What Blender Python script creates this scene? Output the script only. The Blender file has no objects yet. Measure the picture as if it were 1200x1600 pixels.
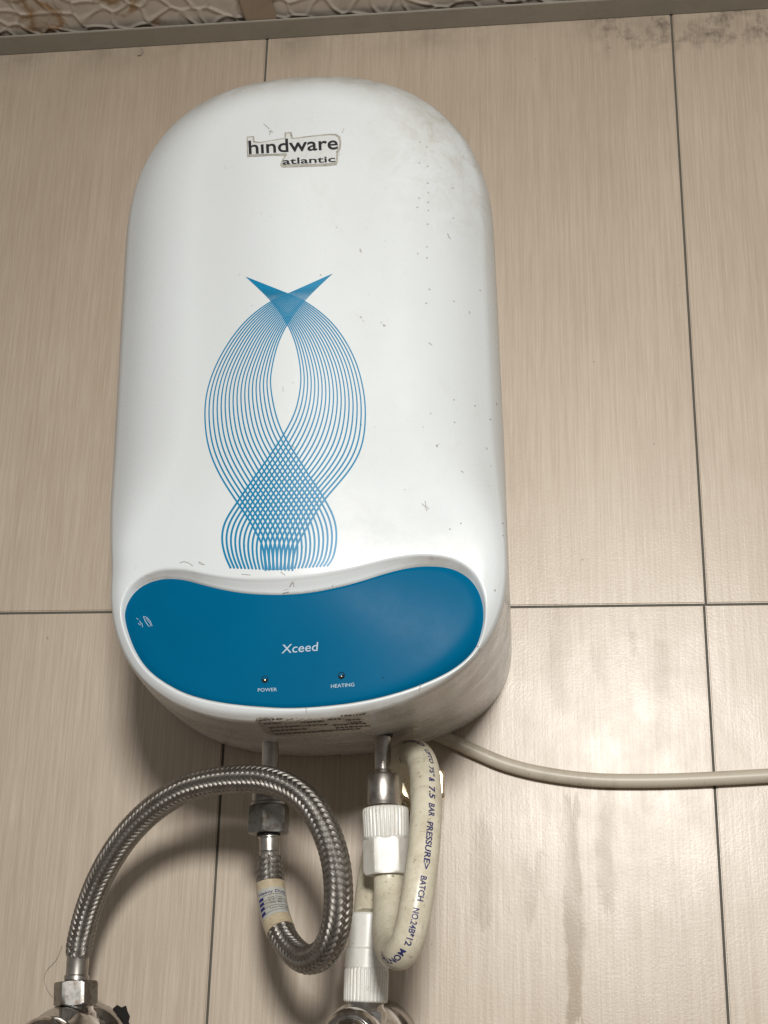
import bpy, bmesh, math, random
import numpy as np
from mathutils import Vector, Matrix
from mathutils.bvhtree import BVHTree

random.seed(4); rng = np.random.default_rng(4)
SC = bpy.context.scene
COL = SC.collection

# ------------------------------------------------------------------ camera
FPX = 2200.0
PITCH, YAW, ROLL = 0.3473, -0.1247, -0.0222
CAM = np.array([0.2059, -0.8601, -0.2482])
cp, sp, cy, sy = math.cos(PITCH), math.sin(PITCH), math.cos(YAW), math.sin(YAW)
FW = np.array([sy*cp, cy*cp, sp]); R0 = np.array([cy, -sy, 0.0]); D0 = np.cross(FW, R0)
RT = math.cos(ROLL)*R0 + math.sin(ROLL)*D0
DN = -math.sin(ROLL)*R0 + math.cos(ROLL)*D0
cam_d = bpy.data.cameras.new('camera'); cam = bpy.data.objects.new('camera', cam_d); COL.objects.link(cam)
m = Matrix.Identity(4)
for i in range(3):
    m[i][0] = RT[i]; m[i][1] = -DN[i]; m[i][2] = -FW[i]; m[i][3] = CAM[i]
cam.matrix_world = m
cam_d.sensor_fit = 'VERTICAL'; cam_d.sensor_height = 24.0; cam_d.lens = FPX/1600*24.0
cam_d.clip_start = 0.02; cam_d.clip_end = 50
SC.camera = cam

# ------------------------------------------------------------------ light
SC.view_settings.view_transform = 'Standard'; SC.view_settings.look = 'None'
SC.view_settings.exposure = 0.1; SC.view_settings.gamma = 1.0
W = bpy.data.worlds.new('World'); SC.world = W; W.use_nodes = True
wn = W.node_tree.nodes; wl = W.node_tree.links
bg = wn['Background']; bg.inputs['Strength'].default_value = 0.28
tc = wn.new('ShaderNodeTexCoord'); sx = wn.new('ShaderNodeSeparateXYZ'); rp = wn.new('ShaderNodeValToRGB')
mr = wn.new('ShaderNodeMapRange'); mr.inputs['From Min'].default_value = -1; mr.inputs['From Max'].default_value = 1
wl.new(tc.outputs['Generated'], sx.inputs[0]); wl.new(sx.outputs['Z'], mr.inputs['Value']); wl.new(mr.outputs[0], rp.inputs[0])
rp.color_ramp.elements[0].color = (0.40, 0.31, 0.25, 1); rp.color_ramp.elements[0].position = 0.15
rp.color_ramp.elements[1].color = (1.15, 1.15, 1.12, 1); rp.color_ramp.elements[1].position = 0.85
wl.new(rp.outputs[0], bg.inputs['Color'])

def area(name, loc, target, size, power, col):
    l = bpy.data.lights.new(name, 'AREA'); l.shape = 'DISK'; l.size = size; l.energy = power; l.color = col
    o = bpy.data.objects.new(name, l); COL.objects.link(o)
    o.location = loc
    l.spread = math.radians(110)
    o.rotation_euler = (Vector(target)-Vector(loc)).to_track_quat('-Z', 'Y').to_euler()
    return o
area('bathroom_lamp', (0.33, -1.5, 0.15), (0.24, 0, -0.12), 0.20, 7.0, (1.0, 0.965, 0.92))

# ------------------------------------------------------------------ photo measuring helpers
def ray(u, v):
    return FW + RT*(u-600)/FPX + DN*(v-800)/FPX
def at(u, v, dep):
    """world point whose distance in front of the wall is dep"""
    d = ray(u, v); t = (-dep-CAM[1])/d[1]
    return CAM + d*t
def ppm(P):
    return FPX/float((np.asarray(P)-CAM) @ FW)

# ------------------------------------------------------------------ materials
def mat(name, base=(0.5, 0.5, 0.5), rough=0.5, metal=0.0, **kw):
    M = bpy.data.materials.new(name); M.use_nodes = True
    b = M.node_tree.nodes['Principled BSDF']
    b.inputs['Base Color'].default_value = (*base, 1); b.inputs['Roughness'].default_value = rough
    b.inputs['Metallic'].default_value = metal
    for k, v in kw.items(): b.inputs[k.replace('_', ' ')].default_value = v
    return M
class NT:
    def __init__(s, M): s.t = M.node_tree; s.n = s.t.nodes; s.l = s.t.links; s.b = s.n['Principled BSDF']
    def add(s, typ, **kw):
        nd = s.n.new(typ)
        for k, v in kw.items(): setattr(nd, k, v)
        return nd
    def link(s, a, b): s.l.new(a, b)
    def coord(s, kind='Object', scale=(1, 1, 1), loc=(0, 0, 0)):
        if kind == 'World': o = s.add('ShaderNodeNewGeometry').outputs['Position']
        else: o = s.add('ShaderNodeTexCoord').outputs[kind]
        mp = s.add('ShaderNodeMapping'); mp.inputs['Scale'].default_value = scale; mp.inputs['Location'].default_value = loc
        s.link(o, mp.inputs[0]); return mp.outputs[0]
    def noise(s, co, scale, detail=4, rough=0.55, dist=0.0):
        n = s.add('ShaderNodeTexNoise'); n.inputs['Scale'].default_value = scale; n.inputs['Detail'].default_value = detail
        n.inputs['Roughness'].default_value = rough; n.inputs['Distortion'].default_value = dist
        s.link(co, n.inputs['Vector']); return n.outputs['Fac']
    def ramp(s, f, pts):
        r = s.add('ShaderNodeValToRGB'); e = r.color_ramp.elements
        while len(e) < len(pts): e.new(0.5)
        for i, (p, c) in enumerate(pts):
            e[i].position = p; e[i].color = (*c, 1) if isinstance(c, tuple) else (c, c, c, 1)
        s.link(f, r.inputs[0]); return r.outputs[0]
    def mix(s, f, a, b, blend='MIX'):
        x = s.add('ShaderNodeMix', data_type='RGBA', blend_type=blend)
        for sock, v in ((x.inputs[0], f), (x.inputs[6], a), (x.inputs[7], b)):
            if isinstance(v, (int, float)): sock.default_value = v
            elif isinstance(v, tuple): sock.default_value = (*v, 1)
            else: s.link(v, sock)
        return x.outputs[2]
    def math(s, op, a, b=0.0, c=None):
        x = s.add('ShaderNodeMath', operation=op)
        for i, v in enumerate((a, b) if c is None else (a, b, c)):
            if isinstance(v, (int, float)): x.inputs[i].default_value = v
            else: s.link(v, x.inputs[i])
        return x.outputs[0]
    def sep(s, co):
        x = s.add('ShaderNodeSeparateXYZ'); s.link(co, x.inputs[0]); return x.outputs
    def bump(s, h, strength=0.3, dist=0.001, prev=None):
        b = s.add('ShaderNodeBump'); b.inputs['Strength'].default_value = strength; b.inputs['Distance'].default_value = dist
        s.link(h, b.inputs['Height'])
        if prev is not None: s.link(prev, b.inputs['Normal'])
        s.link(b.outputs[0], s.b.inputs['Normal']); return b.outputs[0]
    def box(s, xyz, x0, x1, z0, z1, soft):
        """soft 0..1 mask of a world-space box on the wall"""
        def edge(v, lo, hi):
            m1 = s.add('ShaderNodeMapRange', interpolation_type='SMOOTHSTEP'); s.link(v, m1.inputs[0])
            m1.inputs[1].default_value = lo-soft; m1.inputs[2].default_value = lo+soft
            m2 = s.add('ShaderNodeMapRange', interpolation_type='SMOOTHSTEP'); s.link(v, m2.inputs[0])
            m2.inputs[1].default_value = hi-soft; m2.inputs[2].default_value = hi+soft
            m2.inputs[3].default_value = 1; m2.inputs[4].default_value = 0
            return s.math('MULTIPLY', m1.outputs[0], m2.outputs[0])
        return s.math('MULTIPLY', edge(xyz[0], x0, x1), edge(xyz[2], z0, z1))

def wall_tile_mat():
    M = mat('beige_wood_grain_tile', rough=0.33); t = NT(M)
    oi = t.add('ShaderNodeObjectInfo')
    co = t.add('ShaderNodeNewGeometry').outputs['Position']
    off = t.add('ShaderNodeVectorMath', operation='MULTIPLY_ADD'); t.link(co, off.inputs[0]); off.inputs[1].default_value = (1, 1, 1)
    cmb = t.add('ShaderNodeCombineXYZ'); r = t.math('MULTIPLY', oi.outputs['Random'], 7.0)
    t.link(r, cmb.inputs[0]); t.link(r, cmb.inputs[2]); t.link(cmb.outputs[0], off.inputs[2])
    p = off.outputs[0]
    def sc(s, l=(0, 0, 0)):
        mp = t.add('ShaderNodeMapping'); mp.inputs['Scale'].default_value = s; mp.inputs['Location'].default_value = l
        t.link(p, mp.inputs[0]); return mp.outputs[0]
    fine = t.noise(sc((520, 1, 9)), 1.0, 3, 0.6)
    fine2 = t.noise(sc((1100, 1, 30)), 1.0, 2, 0.6)
    mid = t.noise(sc((60, 1, 2.2)), 1.0, 4, 0.6, 0.4)
    big = t.noise(sc((5, 1, 3.2)), 1.0, 3, 0.5)
    speck = t.noise(sc((620, 620, 620)), 1.0, 2.5, 0.65)
    c = t.mix(t.ramp(big, [(0.3, 0.0), (0.7, 1.0)]), (0.42, 0.352, 0.272), (0.525, 0.455, 0.368))
    c = t.mix(t.math('MULTIPLY', t.ramp(mid, [(0.35, 0.0), (0.7, 1.0)]), 0.55), c, (0.55, 0.48, 0.39))
    c = t.mix(t.math('MULTIPLY', t.ramp(fine, [(0.40, 1.0), (0.60, 0.0)]), 0.42), c, (0.35, 0.272, 0.205))
    c = t.mix(t.math('MULTIPLY', t.ramp(fine2, [(0.48, 0.0), (0.70, 1.0)]), 0.32), c, (0.68, 0.61, 0.52))
    c = t.mix(t.math('MULTIPLY', t.ramp(speck, [(0.3, 0.0), (0.7, 1.0)]), 0.16), c, (0.43, 0.355, 0.27))
    xyz = t.sep(co)
    # tile colour mottled, darker and browner towards the top of the wall
    up = t.add('ShaderNodeMapRange'); t.link(xyz[2], up.inputs[0]); up.inputs[1].default_value = -0.05; up.inputs[2].default_value = 0.40
    upper_tone = t.math('MULTIPLY', up.outputs[0], t.ramp(t.noise(sc((6, 1, 6), (3, 0, 1)), 1.0, 4, 0.6), [(0.25, 0.45), (0.75, 1.0)]))
    c = t.mix(t.math('MULTIPLY', upper_tone, 0.45), c, (0.29, 0.226, 0.160))
    # drip stains under the heater's right side
    wob = t.noise(t.coord('World', (40, 1, 7)), 1.0, 4, 0.7)
    gate = t.ramp(wob, [(0.36, 0.0), (0.56, 1.0)])
    wx_ = t.noise(t.coord('World', (60, 1, 26), (4, 0, 2)), 1.0, 5, 0.7); wz_ = t.noise(t.coord('World', (150, 1, 12), (9, 0, 5)), 1.0, 4, 0.7)
    sxyz = [t.math('MULTIPLY_ADD', t.math('SUBTRACT', wx_, 0.5), 0.016, xyz[0]), None, t.math('MULTIPLY_ADD', t.math('SUBTRACT', wz_, 0.5), 0.075, xyz[2])]
    gate = t.ramp(wob, [(0.30, 0.25), (0.50, 1.0)])
    def stain(u0, v0, u1, v1, amt, soft, col=(0.28, 0.215, 0.14)):
        nonlocal c
        a = at(u0, v1, 0); b = at(u1, v0, 0)
        k = t.math('MULTIPLY', t.box(sxyz, min(a[0], b[0]), max(a[0], b[0]), a[2], b[2], soft), amt)
        c = t.mix(t.math('MULTIPLY', k, gate), c, col)
    stain(885, 1245, 903, 1600, 1.0, 0.0022); stain(938, 1240, 955, 1420, 0.8, 0.003)
    stain(738, 1290, 768, 1440, 0.6, 0.004); stain(812, 1340, 850, 1425, 0.5, 0.004)
    stain(862, 950, 880, 1130, 0.35, 0.003); stain(980, 965, 992, 1010, 0.6, 0.003); stain(925, 1000, 938, 1050, 0.4, 0.003)
    stain(1025, 1010, 1045, 1160, 0.35, 0.003)
    # mould along the ceiling joint at the right
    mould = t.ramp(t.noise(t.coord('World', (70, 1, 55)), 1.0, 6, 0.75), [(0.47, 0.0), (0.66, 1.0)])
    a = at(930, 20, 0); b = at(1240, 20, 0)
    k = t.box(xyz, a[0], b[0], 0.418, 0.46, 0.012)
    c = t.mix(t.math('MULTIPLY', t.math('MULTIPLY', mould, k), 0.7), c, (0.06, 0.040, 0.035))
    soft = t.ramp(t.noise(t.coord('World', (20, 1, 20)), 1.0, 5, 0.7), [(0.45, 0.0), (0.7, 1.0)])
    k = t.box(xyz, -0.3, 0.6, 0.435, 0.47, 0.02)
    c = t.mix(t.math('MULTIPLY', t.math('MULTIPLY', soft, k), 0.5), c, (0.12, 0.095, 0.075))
    sp2 = t.ramp(t.noise(t.coord('World', (170, 1, 150)), 1.0, 2, 0.5), [(0.765, 0.0), (0.80, 1.0)])
    c = t.mix(t.math('MULTIPLY', sp2, 0.7), c, (0.12, 0.08, 0.05))
    t.link(c, t.b.inputs['Base Color'])
    rg = t.ramp(t.noise(sc((30, 1, 22)), 1.0, 5, 0.65), [(0.3, 0.33), (0.7, 0.41)])
    t.link(rg, t.b.inputs['Roughness'])
    n1 = t.bump(fine, 0.10, 0.0006)
    n2 = t.bump(speck, 0.16, 0.0005, n1)
    t.bump(t.noise(sc((55, 1, 45)), 1.0, 3, 0.6), 0.13, 0.0008, n2)
    t.b.inputs['Specular IOR Level'].default_value = 0.58
    return M

def body_mat():
    M = mat('white_gloss_plastic', rough=0.22); t = NT(M)
    co = t.coord('World'); xyz = t.sep(co)
    geo = t.add('ShaderNodeNewGeometry'); nrm = t.sep(geo.outputs['Normal'])
    c = t.mix(t.ramp(t.noise(t.coord('World', (9, 9, 5)), 1.0, 4, 0.6), [(0.3, 0.0), (0.75, 1.0)]), (0.63, 0.672, 0.69), (0.60, 0.64, 0.65))
    # dust settled on faces that look upwards
    dust = t.add('ShaderNodeMapRange', interpolation_type='SMOOTHSTEP'); t.link(nrm[2], dust.inputs[0])
    dust.inputs[1].default_value = 0.18; dust.inputs[2].default_value = 0.85
    dn = t.ramp(t.noise(t.coord('World', (45, 45, 45)), 1.0, 6, 0.72), [(0.30, 0.25), (0.65, 1.0)])
    c = t.mix(t.math('MULTIPLY', t.math('MULTIPLY', dust.outputs[0], dn), 0.80), c, (0.24, 0.21, 0.155))
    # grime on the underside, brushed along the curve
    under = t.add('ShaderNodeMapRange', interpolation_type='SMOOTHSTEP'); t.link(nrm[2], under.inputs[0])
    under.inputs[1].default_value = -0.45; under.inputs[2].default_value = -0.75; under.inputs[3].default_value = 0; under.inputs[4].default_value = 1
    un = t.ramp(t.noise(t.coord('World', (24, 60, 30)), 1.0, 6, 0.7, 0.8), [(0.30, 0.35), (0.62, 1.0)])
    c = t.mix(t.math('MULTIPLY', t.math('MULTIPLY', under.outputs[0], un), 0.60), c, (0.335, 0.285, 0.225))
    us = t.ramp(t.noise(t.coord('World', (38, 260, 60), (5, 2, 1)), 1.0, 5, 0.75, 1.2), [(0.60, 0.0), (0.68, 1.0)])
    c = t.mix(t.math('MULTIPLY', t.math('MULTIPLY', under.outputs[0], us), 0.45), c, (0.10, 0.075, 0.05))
    # fly specks and scuffs, mostly on the right half
    sd = t.add('ShaderNodeMapRange'); t.link(xyz[0], sd.inputs[0]); sd.inputs[1].default_value = 0.02; sd.inputs[2].default_value = 0.13
    sd.inputs[3].default_value = 0.12; sd.inputs[4].default_value = 1.0
    sp_ = t.ramp(t.noise(t.coord('World', (210, 120, 150)), 1.0, 2.5, 0.6), [(0.715, 0.0), (0.745, 1.0)])
    c = t.mix(t.math('MULTIPLY', t.math('MULTIPLY', sp_, sd.outputs[0]), 0.75), c, (0.22, 0.18, 0.13))
    sm = t.ramp(t.noise(t.coord('World', (34, 34, 20)), 1.0, 8, 0.8, 0.8), [(0.56, 0.0), (0.75, 1.0)])
    c = t.mix(t.math('MULTIPLY', t.math('MULTIPLY', sm, sd.outputs[0]), 0.30), c, (0.50, 0.46, 0.38))
    def lin(v, a, b):
        q = t.add('ShaderNodeMapRange', interpolation_type='SMOOTHSTEP'); t.link(v, q.inputs[0]); q.inputs[1].default_value = a; q.inputs[2].default_value = b; return q.outputs[0]
    sh = t.math('MULTIPLY', lin(xyz[0], 0.085, 0.165), lin(xyz[2], 0.13, 0.26))
    gr = t.ramp(t.noise(t.coord('World', (60, 60, 50)), 1.0, 7, 0.78, 0.6), [(0.42, 0.0), (0.68, 1.0)])
    c = t.mix(t.math('MULTIPLY', t.math('MULTIPLY', sh, gr), 0.7), c, (0.36, 0.32, 0.24))
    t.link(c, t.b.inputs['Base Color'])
    rg = t.ramp(t.noise(t.coord('World', (30, 30, 30)), 1.0, 6, 0.7), [(0.3, 0.20), (0.75, 0.42)])
    rg = t.mix(dust.outputs[0], rg, (0.7, 0.7, 0.7)); t.link(rg, t.b.inputs['Roughness'])
    t.bump(t.noise(t.coord('World', (300, 300, 300)), 1.0, 3, 0.6), 0.05, 0.0005)
    return M

def metal_mat(name, base, rough, var=0.12, dirt=(0.10, 0.08, 0.06), amt=0.5, scale=160):
    M = mat(name, base, rough, 1.0); t = NT(M)
    n = t.noise(t.coord('World', (1, 1, 1)), scale, 6, 0.7)
    c = t.mix(t.math('MULTIPLY', t.ramp(n, [(0.48, 0.0), (0.66, 1.0)]), amt), base, dirt); t.link(c, t.b.inputs['Base Color'])
    t.link(t.ramp(t.noise(t.coord('World'), scale*0.6, 5, 0.7), [(0.3, max(0.03, rough-var)), (0.7, rough+var)]), t.b.inputs['Roughness'])
    t.bump(n, 0.12, 0.0004)
    return M

def stained(name, base, dirt, rough, scale=60, lo=0.5, hi=0.72, amt=0.6, stretch=(1, 1, 1), bump=0.1):
    M = mat(name, base, rough); t = NT(M)
    n = t.noise(t.coord('World', stretch), scale, 6, 0.72, 0.4)
    c = t.mix(t.math('MULTIPLY', t.ramp(n, [(lo, 0.0), (hi, 1.0)]), amt), base, dirt)
    s2 = t.ramp(t.noise(t.coord('World'), scale*7, 3, 0.6), [(0.66, 0.0), (0.72, 1.0)])
    c = t.mix(t.math('MULTIPLY', s2, amt*0.8), c, tuple(x*0.35 for x in dirt))
    t.link(c, t.b.inputs['Base Color']); t.bump(n, bump, 0.0006)
    return M

M_tile = wall_tile_mat()
M_grout = stained('dark_grout', (0.095, 0.090, 0.075), (0.04, 0.045, 0.035), 0.9, 200)
M_body = body_mat()
M_panel = mat('blue_panel_plastic', (0.0, 0.068, 0.152), 0.34, 0.0, Specular_IOR_Level=0.03); t = NT(M_panel)
c = t.mix(t.ramp(t.noise(t.coord('World'), 18, 5, 0.6), [(0.3, 0.0), (0.7, 1.0)]), (0.0, 0.096, 0.205), (0.0, 0.104, 0.220)); t.link(c, t.b.inputs['Base Color'])
t.link(t.ramp(t.noise(t.coord('World'), 55, 6, 0.75), [(0.3, 0.31), (0.7, 0.37)]), t.b.inputs['Roughness'])
M_blue = mat('blue_print', (0.0, 0.185, 0.36), 0.35)
M_black = mat('black_print', (0.018, 0.018, 0.022), 0.4)
M_pale = mat('pale_print', (0.36, 0.46, 0.54), 0.5)
M_film = stained('clear_film_edge', (0.57, 0.60, 0.60), (0.36, 0.35, 0.31), 0.4, 260, 0.5, 0.8, 0.5)
M_grime = stained('sticker_grime', (0.40, 0.39, 0.35), (0.16, 0.145, 0.115), 0.7, 300, 0.4, 0.65, 0.7)
M_steel = metal_mat('brushed_steel', (0.47, 0.45, 0.42), 0.36, 0.07, amt=0.3)
M_steeld = metal_mat('dull_steel', (0.40, 0.39, 0.375), 0.38, 0.08, amt=0.4)
M_nut = metal_mat('worn_plated_nut', (0.30, 0.295, 0.28), 0.34, 0.1, (0.14, 0.10, 0.07), 0.75, 240)
M_chrome = metal_mat('old_chrome', (0.62, 0.61, 0.60), 0.11, 0.05, (0.20, 0.17, 0.14), 0.55, 110)
M_brass = metal_mat('polished_brass', (0.86, 0.77, 0.56), 0.30, 0.06, (0.35, 0.22, 0.10), 0.5, 150)
M_core = mat('black_rubber', (0.012, 0.012, 0.013), 0.6)
M_fit = stained('white_plastic_fitting', (0.70, 0.70, 0.66), (0.40, 0.37, 0.28), 0.32, 90, 0.45, 0.75, 0.45)
def speckle(M, scale, lo, col, amt):
    t = NT(M); src = t.b.inputs['Base Color'].links[0].from_socket
    n = t.noise(t.coord('World', (1, 1, 0.45)), scale, 4, 0.75, 0.5); g = t.ramp(t.noise(t.coord('World'), 45, 3, 0.6), [(0.42, 0.0), (0.6, 1.0)])
    k = t.math('MULTIPLY', t.math('MULTIPLY', t.ramp(n, [(lo, 0.0), (lo+0.05, 1.0)]), g), amt)
    t.link(t.mix(k, src, col), t.b.inputs['Base Color']); return M
M_hose = stained('cream_pvc_hose', (0.62, 0.585, 0.465), (0.33, 0.28, 0.18), 0.34, 70, 0.42, 0.72, 0.6)
speckle(M_hose, 480, 0.60, (0.10, 0.085, 0.05), 0.8); speckle(M_fit, 420, 0.64, (0.16, 0.14, 0.09), 0.6)
M_navy = mat('navy_ink', (0.016, 0.018, 0.11), 0.5)
M_inkd = mat('faded_dark_ink', (0.06, 0.055, 0.05), 0.6)
M_paper = stained('yellowed_label', (0.47, 0.41, 0.29), (0.28, 0.20, 0.11), 0.36, 120, 0.42, 0.7, 0.7)
M_paperw = stained('pale_label_print_area', (0.40, 0.41, 0.385), (0.26, 0.22, 0.15), 0.36, 160, 0.42, 0.7, 0.5)
M_cable = stained('grey_beige_cable', (0.46, 0.42, 0.34), (0.22, 0.18, 0.13), 0.42, 50, 0.5, 0.75, 0.5)
speckle(M_cable, 300, 0.66, (0.12, 0.10, 0.07), 0.6)
M_trim = stained('painted_ceiling_trim', (0.31, 0.29, 0.245), (0.2, 0.175, 0.14), 0.45, 45, 0.5, 0.8, 0.45)
M_tee = stained('tan_ceiling_tee', (0.36, 0.28, 0.21), (0.2, 0.15, 0.11), 0.5, 45, 0.5, 0.8, 0.4)
M_hole = mat('dark_cavity', (0.006, 0.005, 0.004), 0.9)
M_hair = mat('dark_fibre', (0.05, 0.035, 0.025), 0.6)
M_rust = mat('rust_crust', (0.18, 0.09, 0.04), 0.85)

# braid: five parallel wires per strand, from the strand's own UV
M_braid = mat('steel_braid_wire', (0.36, 0.345, 0.32), 0.40, 1.0); t = NT(M_braid)
uv = t.add('ShaderNodeUVMap'); s_ = t.add('ShaderNodeSeparateXYZ'); t.link(uv.outputs[0], s_.inputs[0])
w_ = t.math('ABSOLUTE', t.math('SINE', t.math('MULTIPLY', s_.outputs[1], math.pi*5)))
n_ = t.noise(t.coord('World'), 120, 5, 0.7)
c = t.mix(t.math('MULTIPLY', t.ramp(n_, [(0.45, 0.0), (0.68, 1.0)]), 0.55), (0.36, 0.345, 0.32), (0.18, 0.16, 0.13))
c = t.mix(t.ramp(w_, [(0.0, 0.7), (0.45, 0.0)]), c, (0.16, 0.15, 0.135))
t.link(c, t.b.inputs['Base Color']); t.bump(w_, 0.6, 0.0003)

M_ceil = mat('embossed_ceiling_panel', (0.5, 0.48, 0.44), 0.5); t = NT(M_ceil)
xyz = t.sep(t.coord('World'))
nb_ = t.noise(t.coord('World'), 22, 6, 0.7, 1.0)
c = t.mix(t.math('MULTIPLY', t.ramp(nb_, [(0.4, 0.0), (0.75, 1.0)]), 0.6), (0.60, 0.555, 0.49), (0.48, 0.43, 0.37))
band = t.ramp(t.noise(t.coord('World', (16, 10, 1), (0.1, 2.3, 0)), 1.0, 5, 0.6, 1.5), [(0.50, 0.0), (0.57, 1.0), (0.66, 0.25)])
def region(x0, x1, sx):
    a = t.add('ShaderNodeMapRange', interpolation_type='SMOOTHSTEP'); t.link(xyz[0], a.inputs[0])
    a.inputs[1].default_value = x0-sx; a.inputs[2].default_value = x0+sx
    b = t.add('ShaderNodeMapRange', interpolation_type='SMOOTHSTEP'); t.link(xyz[0], b.inputs[0])
    b.inputs[1].default_value = x1-sx; b.inputs[2].default_value = x1+sx; b.inputs[3].default_value = 1; b.inputs[4].default_value = 0
    return t.math('MULTIPLY', a.outputs[0], b.outputs[0])
k = t.math('MULTIPLY', t.math('MULTIPLY', band, region(-0.5, -0.07, 0.03)), 0.9)
c = t.mix(k, c, (0.29, 0.16, 0.055))
t.link(c, t.b.inputs['Base Color'])

# ------------------------------------------------------------------ object helpers
def link(name, me, parent=None, smooth=False):
    o = bpy.data.objects.new(name, me); COL.objects.link(o)
    if smooth: me.polygons.foreach_set('use_smooth', [True]*len(me.polygons))
    if parent is not None: o.parent = parent
    return o
def origin(o):
    p = Vector((0, 0, 0))
    while o is not None: p += o.location; o = o.parent
    return np.array(p)
def obj(name, V, F, m_, parent=None, smooth=False, base=None):
    V = np.asarray(V, float)
    org = origin(parent) if parent is not None else (np.asarray(base, float) if base is not None else np.zeros(3))
    me = bpy.data.meshes.new(name); me.from_pydata((V-org).tolist(), [], [tuple(int(i) for i in f) for f in F])
    me.materials.append(m_); me.update()
    o = link(name, me, parent, smooth)
    if parent is None: o.location = Vector(org)
    return o
def thing(name, label, cat, loc, group=None):
    o = bpy.data.objects.new(name, None); o.empty_display_size = 0.02; COL.objects.link(o)
    o.location = Vector(loc); o['label'] = label; o['category'] = cat
    if group: o['group'] = group
    return o
def tag(o, label, cat, group=None):
    o['label'] = label; o['category'] = cat
    if group: o['group'] = group
    return o
def fix_normals(o):
    bm = bmesh.new(); bm.from_mesh(o.data); bmesh.ops.recalc_face_normals(bm, faces=bm.faces[:]); bm.to_mesh(o.data); bm.free()
    return o
def autosmooth(o, ang=35):
    bm = bmesh.new(); bm.from_mesh(o.data)
    bmesh.ops.recalc_face_normals(bm, faces=bm.faces[:])
    for f in bm.faces: f.smooth = True
    for e in bm.edges:
        if len(e.link_faces) == 2 and e.calc_face_angle(0) > math.radians(ang): e.smooth = False
    bm.to_mesh(o.data); bm.free(); return o
def boxmesh(x0, x1, y0, y1, z0, z1):
    V = [(x, y, z) for x in (x0, x1) for y in (y0, y1) for z in (z0, z1)]
    F = [(0, 1, 3, 2), (4, 6, 7, 5), (0, 4, 5, 1), (2, 3, 7, 6), (0, 2, 6, 4), (1, 5, 7, 3)]
    return V, F
def grid_faces(nr, nc, closed=True, flip=False):
    i = np.arange(nr-1)[:, None]; j = np.arange(nc if closed else nc-1)[None]
    a = i*nc+j; b = i*nc+(j+1) % nc; c_ = (i+1)*nc+(j+1) % nc; d = (i+1)*nc+j
    F = np.stack([a, b, c_, d], -1).reshape(-1, 4)
    return F[:, ::-1] if flip else F
def unit(v): v = np.asarray(v, float); return v/np.linalg.norm(v)
def frame(ax):
    ax = unit(ax); ref = np.array([0, -1.0, 0]) if abs(ax[1]) < 0.9 else np.array([0, 0, 1.0]); n = unit(ref-ax*(ref@ax)); b = np.cross(ax, n)
    return n, b
def lathe(name, p0, ax, prof, m_, parent, n=48, mod=None, rot=0.0, caps=True, ang=35):
    """prof: (distance along axis, radius); mod(theta, i) scales the radius; theta 0 faces away from the wall"""
    nn, bb = frame(ax); ax = unit(ax)
    th = np.arange(n)/n*2*math.pi+rot
    V = []
    for i, (d, r) in enumerate(prof):
        k = mod(th, i) if mod else np.ones(n)
        V.append(np.asarray(p0)+ax*d+(nn*np.cos(th)[:, None]+bb*np.sin(th)[:, None])*(r*k)[:, None])
    V = np.concatenate(V); F = [tuple(f) for f in grid_faces(len(prof), n)]
    if caps: F.append(tuple(range(n))[::-1]); F.append(tuple(range((len(prof)-1)*n, len(prof)*n)))
    return autosmooth(obj(name, V, F, m_, parent), ang)
def catmull(P, step):
    P = np.asarray(P, float); Q = np.vstack([2*P[0]-P[1], P, 2*P[-1]-P[-2]]); out = []
    for i in range(1, len(Q)-2):
        for u in np.linspace(0, 1, 40, endpoint=False):
            a, b, c_, d = Q[i-1], Q[i], Q[i+1], Q[i+2]
            out.append(0.5*((2*b)+(-a+c_)*u+(2*a-5*b+4*c_-d)*u*u+(-a+3*b-3*c_+d)*u**3))
    out.append(P[-1]); out = np.array(out)
    for _ in range(30): out[1:-1] = 0.25*out[:-2]+0.5*out[1:-1]+0.25*out[2:]
    s = np.r_[0, np.cumsum(np.linalg.norm(np.diff(out, axis=0), axis=1))]
    n = max(4, int(s[-1]/step)); ss = np.linspace(0, s[-1], n)
    return ss, np.stack([np.interp(ss, s, out[:, k]) for k in range(3)], -1)
def frames(C):
    T = np.gradient(C, axis=0); T /= np.linalg.norm(T, axis=1)[:, None]
    N = np.zeros_like(T); n = np.array([0, -1.0, 0]); n = n-T[0]*(n@T[0])
    for i in range(len(T)):
        n = n-T[i]*(n@T[i]); n /= np.linalg.norm(n); N[i] = n
    return T, N, np.cross(T, N)
def tube(name, C, r, m_, parent, n=40):
    T, N, B = frames(C); th = np.arange(n)/n*2*math.pi
    r = np.broadcast_to(r, (len(C),))
    V = (C[:, None]+(N[:, None]*np.cos(th)[None, :, None]+B[:, None]*np.sin(th)[None, :, None])*r[:, None, None]).reshape(-1, 3)
    F = [tuple(f) for f in grid_faces(len(C), n)]+[tuple(range(n))[::-1], tuple(range((len(C)-1)*n, len(C)*n))]
    return autosmooth(obj(name, V, F, m_, parent), 50)

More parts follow.
